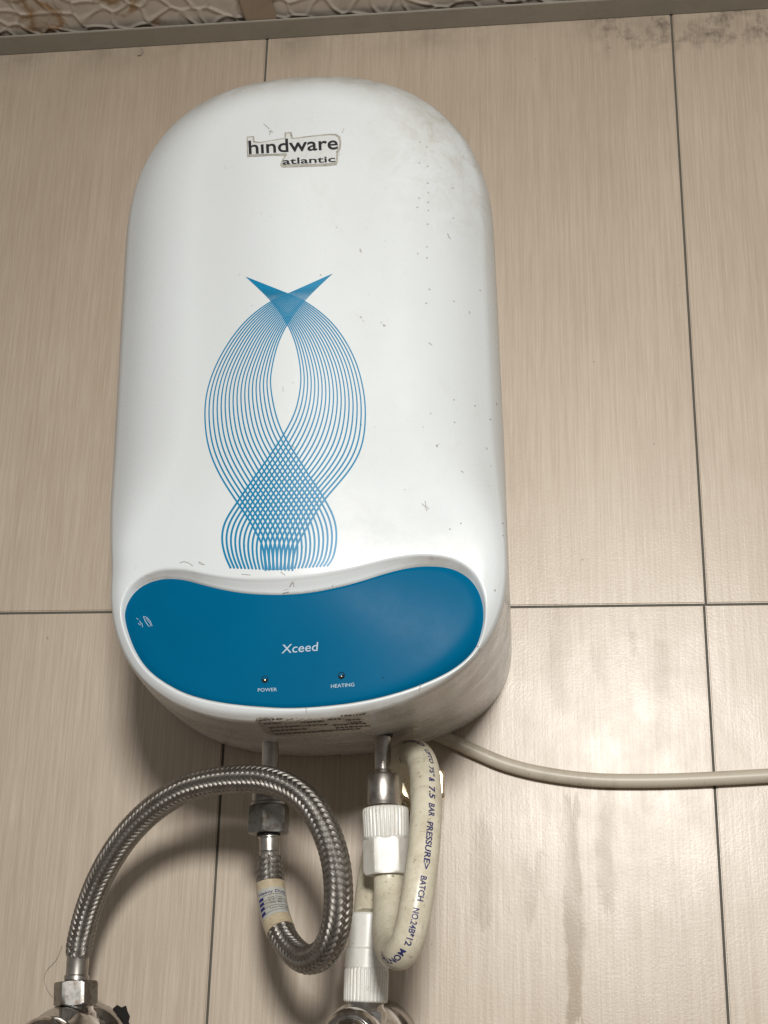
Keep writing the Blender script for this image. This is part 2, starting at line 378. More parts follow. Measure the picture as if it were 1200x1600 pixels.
def text_mesh(s, bold=0.0, shear=0.0, res=3):
    """unit-height text as (verts, faces); x from 0 to width, baseline at 0, capital height 1"""
    cu = bpy.data.curves.new('txt', 'FONT'); cu.body = s; cu.resolution_u = res; cu.offset = bold; cu.shear = shear
    o = bpy.data.objects.new('txt', cu); COL.objects.link(o)
    dg = bpy.context.evaluated_depsgraph_get(); me = bpy.data.meshes.new_from_object(o.evaluated_get(dg))
    bm = bmesh.new(); bm.from_mesh(me); bmesh.ops.triangulate(bm, faces=bm.faces[:])
    V = np.array([v.co[:] for v in bm.verts]); F = [tuple(v.index for v in f.verts) for f in bm.faces]
    bm.free(); bpy.data.objects.remove(o); bpy.data.curves.remove(cu); bpy.data.meshes.remove(me)
    V[:, 0] -= V[:, 0].min(); V[:, :2] /= 0.73
    return V, F

# ------------------------------------------------------------------ wall
ZT = 0.4473
TW = 0.3; GAP = 0.0016; TT = 0.008
wv, wf = boxmesh(-1.2, 1.5, 0.0012, 0.06, -0.9, 0.62)
wall = obj('wall', wv, wf, M_grout); wall['kind'] = 'structure'
wall['label'] = 'bathroom wall of beige wood grain tiles with dark joints'
def tile_mesh(w, h):
    bm = bmesh.new(); V, F = boxmesh(0, w, 0.0, TT, 0, h)
    vs = [bm.verts.new(v) for v in V]; [bm.faces.new([vs[i] for i in f]) for f in F]
    bmesh.ops.recalc_face_normals(bm, faces=bm.faces[:])
    ed = [e for e in bm.edges if all(abs(v.co.y) < 1e-6 for v in e.verts)]
    bmesh.ops.bevel(bm, geom=ed, offset=0.0007, segments=2, affect='EDGES')
    me = bpy.data.meshes.new('tile'); bm.to_mesh(me); bm.free(); me.materials.append(M_tile); return me
rows = [(0.0, ZT+0.02), (-0.6, 0.0)]
for (z0, z1) in rows:
    me = tile_mesh(TW-GAP, z1-z0-GAP)
    for c_ in range(-3, 4):
        o = link('tile', me, wall); o.location = (c_*TW+GAP/2+(0.0012 if z0 == 0 else 0.0), 0, z0+GAP/2)
# broken cut-out in the tile beside the left valve
hp = [(176, 1576), (183, 1570), (190, 1574), (197, 1571), (199, 1579), (203, 1588), (201, 1597), (206, 1606), (200, 1625), (180, 1630), (165, 1600)]
hv = [at(u, v, 0.0006) for u, v in hp]; hv2 = [at(u, v, -0.0009) for u, v in hp]
o = obj('broken_hole', hv+hv2, [tuple(range(len(hp)))[::-1]]+[(i, (i+1) % len(hp), len(hp)+(i+1) % len(hp), len(hp)+i) for i in range(len(hp))], M_hole, wall)

# ------------------------------------------------------------------ ceiling
ceil = bpy.data.objects.new('ceiling', None); COL.objects.link(ceil); ceil['kind'] = 'structure'; ceil.location = (0, 0, ZT)
ceil['label'] = 'suspended ceiling of embossed panels in a painted metal grid'
LW = 0.0205
def smoothbox(name, b, m_, par, bev=0.0006):
    V, F = boxmesh(*b); o = obj(name, V, F, m_, par); fix_normals(o)
    bm = bmesh.new(); bm.from_mesh(o.data); bmesh.ops.bevel(bm, geom=bm.edges[:], offset=bev, segments=2, affect='EDGES'); bm.to_mesh(o.data); bm.free()
    return o
smoothbox('wall_trim', (-1.2, 1.5, -LW, -0.0003, ZT, ZT+0.0016), M_trim, ceil, 0.0004)
tx0 = at(383, 37, LW)[0]; tx1 = at(432, 35, LW)[0]
print('tee', tx0, tx1, at(383, 37, LW)[2])
for k in (-1, 0, 1):
    smoothbox('ceiling_tee', (tx0+k*0.6, tx1+k*0.6, -0.85, -LW+0.003, ZT+0.0017, ZT+0.0032), M_tee, ceil, 0.0004)
def emboss(x0, x1, y0, y1, seed, step):
    nx = int((x1-x0)/step)+1; ny = int((y1-y0)/step)+1
    X, Y = np.meshgrid(np.linspace(x0, x1, nx), np.linspace(y0, y1, ny), indexing='ij')
    cs = 0.0175; r = np.random.default_rng(seed)
    wx = X+0.0012*np.sin(Y*230+1)+0.0006*np.sin(X*310); wy = Y*0.9+0.0012*np.sin(X*190)+0.0005*np.sin(Y*410+2)
    gx = np.floor(wx/cs).astype(int); gy = np.floor(wy/cs).astype(int)
    gx0 = gx.min()-2; gy0 = gy.min()-2; J = r.random((gx.max()-gx0+4, gy.max()-gy0+4, 2))
    d = []
    for i in (-1, 0, 1):
        for j in (-1, 0, 1):
            q = J[gx+i-gx0, gy+j-gy0]
            d.append(np.hypot((gx+i+q[..., 0])*cs-wx, ((gy+j+q[..., 1])*cs-wy)))
    d = np.sort(np.array(d), 0); e = (d[1]-d[0])
    h = -0.0010*np.exp(-(e/0.0019)**2) - 0.0004*np.exp(-(d[0]/0.007)**2)
    edge = np.minimum(np.minimum(X-x0, x1-X), np.minimum(Y-y0, y1-Y))
    V = np.stack([X, Y, ZT+0.0052+h], -1).reshape(-1, 3)
    return V, grid_faces(nx, ny, False)
first = True
for k in (-1, 0, 1):
    V, F = emboss(tx1+(k-1)*0.6-0.004, tx0+k*0.6+0.004, -0.13, -LW+0.006, 5+k, 0.0011)
    o = obj('ceiling_panel', V, F, M_ceil, ceil, True)
    V, F = emboss(tx1+(k-1)*0.6-0.004, tx0+k*0.6+0.004, -0.60, -0.13, 15+k, 0.006)
    o = obj('ceiling_panel', V, F, M_ceil, ceil, True)
V, F = boxmesh(-1.2, 1.5, -0.9, 0.06, ZT+0.03, ZT+0.04); obj('ceiling_backing', V, F, M_trim, ceil)

# ------------------------------------------------------------------ water heater shell
P_ = dict(cx=.0633, a=.1127, zt=.2942, zb=-.0945, bt=.1066, bb=.0682, nt=2.449, nb=2.44, D=.1847, Rt=.0347, Rs=.054, Rb=.0089,
          dr=.0394, drr=-.0159, rl=.0356, yw=.0121, drb=-.0862, dg=0.0, exl=.013, exr=.0015)
def sample_outline():
    def arc(n, b, t0, t1, cnt, endpoint):
        T = np.linspace(t0, t1, 4000); c_, s = np.cos(T), np.sin(T)
        x = np.sign(c_)*np.abs(c_)**(2/n)*P_['a']; z = np.sign(s)*np.abs(s)**(2/n)*b
        L = np.r_[0, np.cumsum(np.hypot(np.diff(x), np.diff(z)))]
        return np.interp(np.linspace(0, L[-1], cnt, endpoint=endpoint), L, T)
    hi = P_['zt']-P_['bt']; lo = P_['zb']+P_['bb']
    out = []
    for T in arc(P_['nt'], P_['bt'], 0, math.pi, 200, False): out.append((T, hi, 1))
    for z in np.linspace(hi, lo, 170, endpoint=False): out.append((math.pi, z, 0))
    for T in arc(P_['nb'], P_['bb'], math.pi, 2*math.pi, 300, False): out.append((T, lo, -1))
    for z in np.linspace(lo, hi, 170, endpoint=False): out.append((2*math.pi, z, 0))
    return np.array(out)
OUT = sample_outline(); NO = len(OUT)
def shell_points():
    T, base, kind = OUT.T; c_, s = np.cos(T), np.sin(T); s = np.where(kind == 0, 0, s); c_ = np.where(kind == 0, np.sign(c_), c_)
    up = s > 0; a = P_['a']
    zo = base+np.sign(s)*np.abs(s)**(2/np.where(up, P_['nt'], P_['nb']))*np.where(up, P_['bt'], P_['bb'])
    wz = np.clip((0.055-zo)/0.085, 0, 1); wz = wz*wz*(3-2*wz)
    Rlow = P_['Rb']+(np.where(c_ < 0, 0.010, 0.012)-P_['Rb'])*np.abs(c_)
    R = np.where(up, P_['Rs']+(P_['Rt']-P_['Rs'])*s**2, P_['Rs']*(1-wz)+Rlow*wz)
    Dd = P_['D']+np.minimum(s, 0)*P_['dg']
    n = np.where(up, P_['nt'], P_['nb']); b = np.where(up, P_['bt'], P_['bb']); drz = np.where(up, P_['dr'], P_['drb'])
    def ring(ins, dep):
        x = np.sign(c_)*np.abs(c_)**(2/n)*(a-ins-np.where(c_ > 0, P_['drr'], P_['dr'])*dep-np.where(c_ > 0, P_['exr'], P_['exl'])*wz*(dep/.18)**2)
        z = np.sign(s)*np.abs(s)**(2/n)*(b-ins-drz*dep)
        return x, z
    rings = []
    for q in np.linspace(0, 1, 26): dep = (Dd-R)*q; x, z = ring(0*R, dep); rings.append((x, -dep, base+z))
    amax = math.radians(83)
    for ph in np.linspace(0, amax, 30)[1:]:
        ins = R*(1-math.cos(ph)); dep = (Dd-R)+R*math.sin(ph); x, z = ring(ins, dep); rings.append((x, -dep, base+z))
    xe, ze, de = x, z, dep
    rad = np.hypot(xe, ze); sl = math.tan(math.radians(7))*0.065
    dc = 0.1965   # crown depth on the spine
    for lam in np.linspace(1, 0, 112)[1:]:
        q = 1-lam
        # Hermite from the rounded edge (slope sl) to the crown (slope 0)
        dom = de+sl*(q-q*q*(2-q)*1.0*0.5-0.5*q*q*(1-q)*0)*1.0
        h00 = 2*q**3-3*q**2+1; h10 = q**3-2*q**2+q; h01 = -2*q**3+3*q**2
        dom = h00*de+h10*math.tan(math.radians(7))*rad+h01*dc
        x = lam*xe; z = lam*ze
        rings.append((x, -dom, base+z))
    P = np.array([np.stack([r[0], np.broadcast_to(r[1], r[0].shape), r[2]], -1) for r in rings])
    for _ in range(60): P[:, :] = 0.25*np.roll(P, 1, 1)+0.5*P+0.25*np.roll(P, -1, 1)
    for _ in range(60): P[36:90] = 0.25*P[35:89]+0.5*P[36:90]+0.25*P[37:91]
    zc = .1; x = P[..., 0]; z = P[..., 2]-zc
    xx = x*math.cos(P_['rl'])-z*math.sin(P_['rl']); zz = x*math.sin(P_['rl'])+z*math.cos(P_['rl']); y = P[..., 1]
    x2 = xx*math.cos(P_['yw'])-y*math.sin(P_['yw']); y2 = xx*math.sin(P_['yw'])+y*math.cos(P_['yw'])
    return np.stack([P_['cx']+x2, y2, zc+zz], -1)
SP = shell_points()
SF = grid_faces(SP.shape[0], NO)
bvh = BVHTree.FromPolygons([Vector(v) for v in SP.reshape(-1, 3).tolist()], [tuple(int(i) for i in f) for f in SF])
def hit(u, v, lift=0.0):
    d = unit(ray(u, v)); loc, nrm, i, dist = bvh.ray_cast(Vector(CAM), Vector(d))
    if loc is None: return at(u, v, 0.18)
    n = np.array(nrm)
    if n @ d > 0: n = -n
    return np.array(loc)+n*lift

panel_px = [(192.7,966.7),(194,946),(204,926),(221,911),(243,902.5),(263,900.5),(287,903),(316,911),(345,918),(374,923),(403,925.5),(432.5,926.3),
 (462,925),(491,921.5),(509,918),(538,911.5),(567.5,903),(597,893.5),(626,885.6),(655,881),(684,881),(707.5,885.6),(728,896.7),(742.5,912.7),
 (752,934.6),(755,958),(752.7,981),(744,1008),(728,1028),(707.5,1044),(684,1057),(655,1069.5),(626,1079.5),(597,1087.7),(567.5,1094),(538,1098.8),
 (509,1102),(480,1104.3),(447,1105.3),(418,1104),(374,1100.5),(345,1096.5),(316,1090.6),(287,1081.5),(257.5,1066),(234,1048.5),(217,1028),(203.5,1001.7)]
def closed_curve(P, n):
    P = np.asarray(P, float); k = len(P); out = []
    for i in range(k):
        a, b, c_, d = P[i-1], P[i], P[(i+1) % k], P[(i+2) % k]
        for u in np.linspace(0, 1, 16, endpoint=False):
            out.append(0.5*((2*b)+(-a+c_)*u+(2*a-5*b+4*c_-d)*u*u+(-a+3*b-3*c_+d)*u**3))
    out = np.array(out)
    for _ in range(24): out = 0.25*np.roll(out, 1, 0)+0.5*out+0.25*np.roll(out, -1, 0)
    L = np.r_[0, np.cumsum(np.linalg.norm(np.diff(np.vstack([out, out[:1]]), axis=0), axis=1))]
    o2 = np.vstack([out, out[:1]]); ss = np.linspace(0, L[-1], n, endpoint=False)
    return np.stack([np.interp(ss, L, o2[:, i]) for i in range(P.shape[1])], -1)
pcp = closed_curve(panel_px, 260)
PC = np.array([hit(u, v) for u, v in pcp])              # panel outline on the bare front
ztop, zbot = PC[:, 2].max(), PC[:, 2].min()
def hrec(z): return 0.0009+0.0036*np.clip((z-zbot)/(ztop-zbot), 0, 1)**1.3
cxz = PC[:, [0, 2]]
def signed(Q):
    A = cxz; B = np.roll(cxz, -1, 0); d = B-A; out = np.full(len(Q), 1.0); top = np.zeros(len(Q))
    nrm = np.stack([d[:, 1], -d[:, 0]], -1)
    area2 = (A[:, 0]*B[:, 1]-B[:, 0]*A[:, 1]).sum()
    if area2 < 0: nrm = -nrm
    nrm /= np.linalg.norm(nrm, axis=1)[:, None]
    for s0 in range(0, len(Q), 4000):
        q = Q[s0:s0+4000]; w = q[:, None]-A; tt = np.clip((w*d).sum(-1)/(d*d).sum(-1), 0, 1)
        dd = w-tt[..., None]*d; L = np.hypot(dd[..., 0], dd[..., 1]); i = L.argmin(1); r = np.arange(len(q))
        x, z = q[:, 0][:, None], q[:, 1][:, None]
        cr = ((A[:, 1] > z) != (B[:, 1] > z)) & (x < (B[:, 0]-A[:, 0])*(z-A[:, 1])/(B[:, 1]-A[:, 1]+1e-15)+A[:, 0])
        ins = cr.sum(1) % 2 == 1
        out[s0:s0+4000] = np.where(ins, -L[r, i], L[r, i]); top[s0:s0+4000] = nrm[i, 1]
    return out, top
SV = SP.reshape(-1, 3).copy()
sel = np.where((SV[:, 1] < -0.10) & (SV[:, 2] < ztop+0.03))[0]
sd, tp = signed(SV[sel][:, [0, 2]])
wdt = 0.0015+(0.0024+0.0046*np.exp(-((SV[sel][:, 0]-PC[:, 0].mean())/0.055)**2))*np.clip(tp, 0, 1)
q = np.clip((wdt-sd)/wdt, 0, 1); q = q*q*(3-2*q)*0.35+0.65*q**1.0*np.clip(q*4, 0, 1)
front = np.clip((-SV[sel][:, 1]-0.14)/0.01, 0, 1)
SV[sel, 1] += (hrec(SV[sel][:, 2])*q + 0.0012*np.clip((0.0006-sd)/0.0012, 0, 1))*front
HB = (P_['cx'], 0.0, -0.0945)
heater = thing('water_heater', 'white instant water heater with blue control panel mounted on the tiled wall', 'water heater', HB)
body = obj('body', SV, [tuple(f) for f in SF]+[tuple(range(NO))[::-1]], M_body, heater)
bm = bmesh.new(); bm.from_mesh(body.data); bmesh.ops.remove_doubles(bm, verts=bm.verts[:], dist=2e-5)
bmesh.ops.recalc_face_normals(bm, faces=bm.faces[:]); [setattr(f, 'smooth', True) for f in bm.faces]; bm.to_mesh(body.data); bm.free()

# blue panel
cen = np.array([470.0, 1005.0]); NR = 34; V = []
for r in range(NR+1):
    f = 1-r/NR
    for (u, v) in pcp:
        p = hit(cen[0]+(u-cen[0])*f, cen[1]+(v-cen[1])*f)
        e = 0.0004 if r > 0 else -0.0002
        V.append(p+np.array([0, hrec(p[2])-e, 0]))
panel = obj('control_panel', V, grid_faces(NR+1, len(pcp)), M_panel, heater)
bm = bmesh.new(); bm.from_mesh(panel.data); bmesh.ops.remove_doubles(bm, verts=bm.verts[:], dist=1e-6); bmesh.ops.recalc_face_normals(bm, faces=bm.faces[:])
if sum(f.normal.y for f in bm.faces) > 0: bmesh.ops.reverse_faces(bm, faces=bm.faces[:])
[setattr(f, 'smooth', True) for f in bm.faces]; bm.to_mesh(panel.data); bm.free()
def hitp(u, v, lift):
    p = hit(u, v); return p+np.array([0, hrec(p[2])-0.0004-lift, 0])

def put_text(name, s, p0, p1, hpx, m_, parent, on=None, bold=0.0, shear=0.0, lift=0.00025, res=3):
    """text laid on a surface: baseline from p0 to p1, capital height hpx, all measured in the photograph"""
    V, F = text_mesh(s, bold, shear, res); on = on or hit
    w = V[:, 0].max(); p0 = np.array(p0, float); p1 = np.array(p1, float); d = (p1-p0)/w; n = np.array([d[1], -d[0]]); n = n/np.linalg.norm(n)*hpx
    W = [on(*(p0+d*x+n*y), lift) for x, y, _ in V]
    return obj(name, W, F, m_, parent)
def strokes(name, lines, wpx, m_, parent, on, lift):
    V = []; F = []
    for ln in lines:
        ln = np.array(ln, float); d = np.gradient(ln, axis=0); d /= np.linalg.norm(d, axis=1)[:, None]+1e-9; n = np.stack([-d[:, 1], d[:, 0]], -1)
        k = len(V); wp = wpx*np.ones(len(ln))
        for i in range(len(ln)):
            V.append(on(*(ln[i]+n[i]*wp[i]/2), lift)); V.append(on(*(ln[i]-n[i]*wp[i]/2), lift))
        F += [(k+2*i, k+2*i+1, k+2*i+3, k+2*i+2) for i in range(len(ln)-1)]
    return obj(name, V, F, m_, parent)

put_text('model_lettering', 'Xceed', (439, 1020), (497.5, 1015.6), 14.5, M_pale, panel, hitp, 0.004, 0.14)
put_text('power_lettering', 'POWER', (402.6, 1080.6), (432.6, 1079.4), 5.6, M_pale, panel, hitp, 0.004)
put_text('heating_lettering', 'HEATING', (517, 1074.6), (553.5, 1071.8), 5.8, M_pale, panel, hitp, 0.004)
for (u, v) in ((413.5, 1060.6), (533, 1054.7)):
    p = hitp(u, v, 0); ax = np.array([0, -1.0, 0]); k = 1/ppm(p)
    o = lathe('indicator_hole', p+np.array([0, 0.0001, 0]), ax, [(0, 0.1e-3), (0.0001, 5.4*k), (0.0005, 5.4*k), (0.0006, 4.7*k), (0.00012, 4.5*k), (0.00012, 0.1e-3)], M_hole, panel, 32, caps=False)
    lathe('indicator_light', p+np.array([0.2*k, -0.0001, -1.8*k]), ax, [(0, 2.2*k), (0.0004, 2.0*k), (0.0008, 1.2*k), (0.0009, 0.3*k)], M_brass if u < 500 else M_steeld, o, 20)
strokes('scratch', [[(222, 961), (228, 963), (233, 969), (236, 976), (231, 977), (226, 970), (222, 962)], [(226, 964), (231, 970), (234, 975)], [(224, 967), (229, 975)],
    [(211, 964), (214, 966)], [(216, 968), (219, 973)], [(214, 972), (218, 975)], [(220, 972), (221, 978)]], 0.9, M_pale, panel, hitp, 0.0002)
strokes('panel_pit', [[(597, 1057), (599, 1059)]], 1.0, M_hole, panel, hitp, 0.0002)

# fish wave print -------------------------------------------------
AL = [(519,428),(450,459),(420,473),(380,505),(345,555),(325,605),(320,650),(326,700),(345,745),(371,785),(388,810),(402,835),(410,853),(414,875),(415,892)]
BL = [(519,428),(476,469),(449,506),(433,540),(424,580),(423,605),(430,645),(443,680),(465,715),(487,750),(507,780),(522,810),(526,840),(521,870),(511,885)]
AR = [(385,433),(450,459),(478,472),(520,505),(552,555),(567,605),(571,648),(566,695),(546,735),(507,780),(489,808),(473,835),(463,853),(458,875),(457,892)]
BR = [(385,433),(425,471),(449,506),(463,540),(470,580),(469,610),(461,645),(443,680),(420,715),(395,750),(371,785),(352,815),(347,842),(352,868),(361,888)]
def spl(P, n):
    P = np.asarray(P, float); Q = np.vstack([2*P[0]-P[1], P, 2*P[-1]-P[-2]]); out = []
    for i in range(1, len(Q)-2):
        for u in np.linspace(0, 1, n, endpoint=False):
            a, b, c_, d = Q[i-1], Q[i], Q[i+1], Q[i+2]
            out.append(0.5*((2*b)+(-a+c_)*u+(2*a-5*b+4*c_-d)*u*u+(-a+3*b-3*c_+d)*u**3))
    out.append(P[-1]); out = np.array(out)
    for _ in range(6): out[1:-1] = 0.25*out[:-2]+0.5*out[1:-1]+0.25*out[2:]
    return out
V = []; F = []; NL = 18
for fam, (A, B) in enumerate(((AL, BL), (AR, BR))):
    A = spl(A, 6); B = spl(B, 6)
    for k in range(NL):
        f = k/(NL-1); ln = A*(1-f)+B*f
        d = np.gradient(ln, axis=0); d /= np.linalg.norm(d, axis=1)[:, None]; n = np.stack([-d[:, 1], d[:, 0]], -1)
        b0 = len(V); L = len(ln); lift = 0.00012+0.000005*(k+fam*NL)
        for i in range(L):
            # clip at the arc where the print ends
            w = 1.85+1.35*np.clip((ln[i][1]-600)/260, 0, 1)
            if i < 11: w = 0.42+0.09*i
            V.append(hit(*(ln[i]+n[i]*w/2), lift)); V.append(hit(*(ln[i]-n[i]*w/2), lift))
        F += [(b0+2*i, b0+2*i+1, b0+2*i+3, b0+2*i+2) for i in range(L-1)]
obj('wave_print', V, F, M_blue, heater)

# name sticker ----------------------------------------------------
def poly(name, P, m_, parent, lift, on=hit):
    P = [(340+x/5, 180+y/5) for x, y in P]; bm = bmesh.new(); vs = [bm.verts.new(on(u, v, lift)) for u, v in P]
    f = bm.faces.new(vs); bmesh.ops.triangulate(bm, faces=[f])
    bmesh.ops.subdivide_edges(bm, edges=bm.edges[:], cuts=7, use_grid_fill=True)
    for v in bm.verts:
        w = np.array(v.co)-CAM; v.co = on(600+FPX*(w@RT)/(w@FW), 800+FPX*(w@DN)/(w@FW), lift)
    me = bpy.data.meshes.new(name); bm.to_mesh(me); bm.free(); me.materials.append(m_)
    me.transform(Matrix.Translation(-Vector(origin(parent)))); return link(name, me, parent)
st = poly('name_sticker', [(228,172),(286,166),(291,207),(330,213),(400,203),(460,192),(524,180),(524,140),(578,134),(590,182),(660,172),(760,160),(870,149),(925,149),(958,170),(966,215),(962,265),(942,300),(940,360),(930,392),(860,400),(700,406),(505,412),(488,392),(505,350),(525,322),(440,320),(330,326),(232,330)], M_grime, heater, 0.0002)
poly('sticker_film', [(240,185),(276,178),(280,220),(330,226),(420,210),(470,202),(535,192),(538,152),(566,150),(578,196),(660,186),(760,175),(870,165),(915,166),(940,185),(950,220),(945,262),(925,292),(925,340),(918,376),(860,384),(700,390),(520,393),(505,380),(520,352),(545,318),(540,306),(440,310),(330,313),(243,316)], M_film, st, 0.0004)
put_text('name_lettering', 'h\u0131ndware', (389.5, 241.5), (528.5, 233.8), 21.5, M_black, st, None, 0.014, 0.0, 0.0006)
put_text('subtitle_lettering', 'atlantic', (442, 257.8), (524, 253.8), 9.8, M_black, st, None, 0.016, 0.0, 0.0006)
for m_l in ([(412, 194), (416, 197), (421, 202)], [(420, 205), (427, 207)], [(424, 203), (421, 211)]): strokes('scuff', [m_l], 1.0, M_grime, heater, hit, 0.0002)
# scuffs and specks seen on the front
marks = [[(281,880),(288,878),(296,880),(301,884)], [(310,879),(314,882),(321,883)], [(312,877),(317,881)], [(699,365),(701,370),(704,373)], [(669,536),(675,539)], [(659,787),(664,792),(667,798)],
    [(664,783),(665,791),(670,795)], [(733,486),(734,491)], [(720,736),(724,739)], [(453,914),(458,908),(460,914)], [(441,923),(452,921)], [(478,1106),(479,1113)], [(745,1008),(750,1014),(748,1018)],
    [(657,1069),(655,1080),(662,1088)], [(378,897),(391,898)], [(438,893),(446,899)]]
mk = []
for m_l in marks: mk.append([(u+random.uniform(-.6, .6), v+random.uniform(-.6, .6)) for u, v in m_l])
for m_l in mk: strokes('scuff', [m_l], 1.1, M_grime, heater, hit, 0.00015)
sp = []
for (u, v) in [(668,260),(668,286),(669,301),(669,316),(669,329),(668,350),(652,324),(667,386),(667,403),(707,294),(708,341),(671,452),(666,474),(709,471),(750,454),(709,625),(742,634),(710,660),(720,818),(703,827),(766,655),(785,818),(786,837),(501,430),(461,860),(655,255),(656,222),(666,230),(655,310)]:
    sp.append([(u-1.2, v-.4), (u+1.3, v+random.uniform(-.2, .9))])
strokes('fly_speck', sp, 1.5, M_grime, heater, hit, 0.00016)['kind'] = 'stuff'

# worn rating label on the underside
lbl = [(398,1121),(455,1121.5),(515,1119),(572,1112),(578,1128),(580,1139),(560,1143),(500,1149),(460,1150),(418,1147),(408,1134)]
M_lbl = mat('worn_rating_label', (0.3, 0.27, 0.22), 0.5); t = NT(M_lbl)
n1 = t.noise(t.coord('World', (700, 1400, 700)), 1.0, 3, 0.7); x_ = t.sep(t.coord('World'))[0]
a = t.add('ShaderNodeMapRange'); t.link(x_, a.inputs[0]); a.inputs[1].default_value = hit(400, 1130)[0]; a.inputs[2].default_value = hit(575, 1130)[0]
a.inputs[3].default_value = 0.06; a.inputs[4].default_value = -0.10
t.link(t.mix(t.ramp(t.math('ADD', n1, a.outputs[0]), [(0.44, 0.0), (0.60, 1.0)]), (0.52, 0.49, 0.43), (0.17, 0.15, 0.125)), t.b.inputs['Base Color'])
V = []; cc = np.mean(lbl, 0); ring_ = closed_curve(lbl, 60)
for r in range(7):
    for p in ring_: q_ = cc+(p-cc)*(1-r/6); V.append(hit(q_[0], q_[1], 0.0003))
o = obj('rating_label', V, grid_faces(7, 60), M_lbl, heater, True)
ln = []
for (u0, u1, v) in [(405,440,1124),(412,437,1130),(420,470,1136),(424,476,1141),(470,505,1128),(472,512,1133),(512,528,1123),(532,568,1117),(540,560,1124),(543,566,1128),(520,572,1132),(524,578,1136),(500,560,1141),(430,520,1146)]:
    u = u0
    while u < u1:
        w = random.uniform(2, 7); ln.append([(u, v-(u-u0)*0.06), (u+w, v-(u+w-u0)*0.06)]); u += w+random.uniform(.8, 2.2)
strokes('rating_lettering', ln, 1.5, M_inkd, o, hit, 0.0006)

# ------------------------------------------------------------------ pipes of the heater
DP = 0.082
def axis_px(pa, pb, dep, depb=None):
    A = at(*pa, dep); B = at(*pb, dep if depb is None else depb); return A, B
def turned(name, xa, ya, xb, yb, dep, prof, m_, parent, n=48, mod=None, rot=0.0, depb=None, ang=35, caps=True):
    """prof in photograph pixels: (row, radius) along the axis from (xa,ya) to (xb,yb)"""
    A, B = axis_px((xa, ya), (xb, yb), dep, depb); L = np.linalg.norm(B-A); k = 1/ppm((A+B)/2)
    return lathe(name, A, B-A, [((y-ya)/(yb-ya)*L, r*k) for y, r in prof], m_, parent, n, mod, rot, caps, ang)
def bevelled(y0, y1, r, b=1.5): return [(y0, r-b), (y0+b, r), (y1-b, r), (y1, r-b)]

for (xa, xb, lab) in ((422.5, 421.5, 'left'), (597.5, 598.5, 'right')):
    y0 = 1148
    yp = 1260
    st_ = 'outlet_pipe' if lab == 'left' else 'inlet_pipe'
    turned(st_, xa, y0, xb, yp, DP, [(y0, 13.2), (1210, 13.2), (1214, 12.6)], M_steel, heater)
    # dark gap ring where the pipe leaves the casing
    turned('pipe_collar', xa, 1148, xb, yp, DP, [(1146, 17.5), (1155 if lab == 'left' else 1151.5, 16.5)], M_core, heater)
    if lab == 'left': turned('pipe_coupling', xa, y0, xb-1, yp, DP, [(1208, 16), (1211, 26), (1214, 27), (1250, 27), (1253, 26.5), (1255, 28.5), (1259, 28.5), (1260, 26)], M_steeld, heater)
    else: turned('pipe_coupling', xa, y0, xb, yp, DP, [(1203, 13.2), (1209, 14.5), (1211, 24), (1213.5, 25.5), (1252, 25.5), (1255, 24.6), (1258, 24)], M_steel, heater)

def hexmod(n):
    def f(th, i):
        a = (th+math.pi/6) % (math.pi/3)-math.pi/6
        return math.cos(math.pi/6)/np.cos(a)
    return f
def hexnut(name, xa, ya, xb, yb, dep, y0, y1, r, m_, parent, rot, n=72, b=2.2):
    """hexagon with the corners turned off"""
    def f(th, i):
        a = (th-rot+math.pi/6) % (math.pi/3)-math.pi/6
        h = math.cos(math.pi/6)/np.cos(a)
        if i in (0, 4+1): h = np.minimum(h, 0.86)
        if i in (1, 4): h = np.minimum(h, 0.93)
        return h
    prof = [(y0, r), (y0+0.4*b, r), (y0+b*1.3, r), (y1-b*1.3, r), (y1-0.4*b, r), (y1, r)]
    def g(th, i):
        a = (th-rot) % (math.pi/3)-math.pi/6
        h = math.cos(math.pi/6)/np.cos(a)
        lim = {0: 0.90, 1: 0.955, 4: 0.955, 5: 0.90}.get(i, 2.0)
        return np.minimum(h, lim)
    return turned(name, xa, ya, xb, yb, dep, prof, m_, parent, n, g, 0.0, ang=20)

# ------------------------------------------------------------------ braided hose
hose = thing('braided_hose', 'looped stainless steel braided hose with a yellowed label hanging under the left pipe', 'hose', at(421, 1262, DP))
hexnut('upper_nut', 420, 1258, 419, 1345, DP, 1260, 1303, 34.0, M_nut, hose, 0.04)
turned('washer', 420, 1258, 419, 1345, DP, [(1301, 18), (1306, 18.5), (1308, 17)], M_core, hose)
turned('upper_ferrule', 420, 1258, 421, 1345, DP, [(1304, 14), (1306, 17), (1309, 17.2), (1311, 15.6), (1330, 15.6), (1331, 16.8), (1333, 15.8), (1347, 16.5), (1349, 15)], M_steel, hose)
hp_ = [(421,1340,.082),(421.5,1368,.083),(425,1405,.086),(433,1440,.092),(450,1476,.100),(478,1499,.112),(506,1489,.124),(523,1455,.133),(529,1405,.138),(525,1350,.139),
       (511,1302,.137),(488,1261,.133),(457,1234,.128),(418,1219,.122),(375,1217,.115),(335,1221,.108),(295,1231,.101),(262,1248,.094),(230,1272,.086),(200,1303,.078),(174,1340,.070),(154,1378,.062),(138,1420,.055),(127,1462,.050),(122,1492,.048)]
ss, HC = catmull([at(*p) for p in hp_], 0.00064)
T, N, B = frames(HC); r0 = 0.00715
cov = np.clip((ss-0.002)/0.004, 0, 1)*np.clip((ss[-1]-ss)/0.004, 0, 1)
tube('hose_core', HC[::3], r0-0.0006, M_core, hose, 28)
NS = 14; pitch = 2*math.pi*r0; VV = []; FF = []; UV = []
hw = math.pi*r0/NS*math.cos(math.pi/4)*0.97
cross = np.linspace(-1, 1, 5)
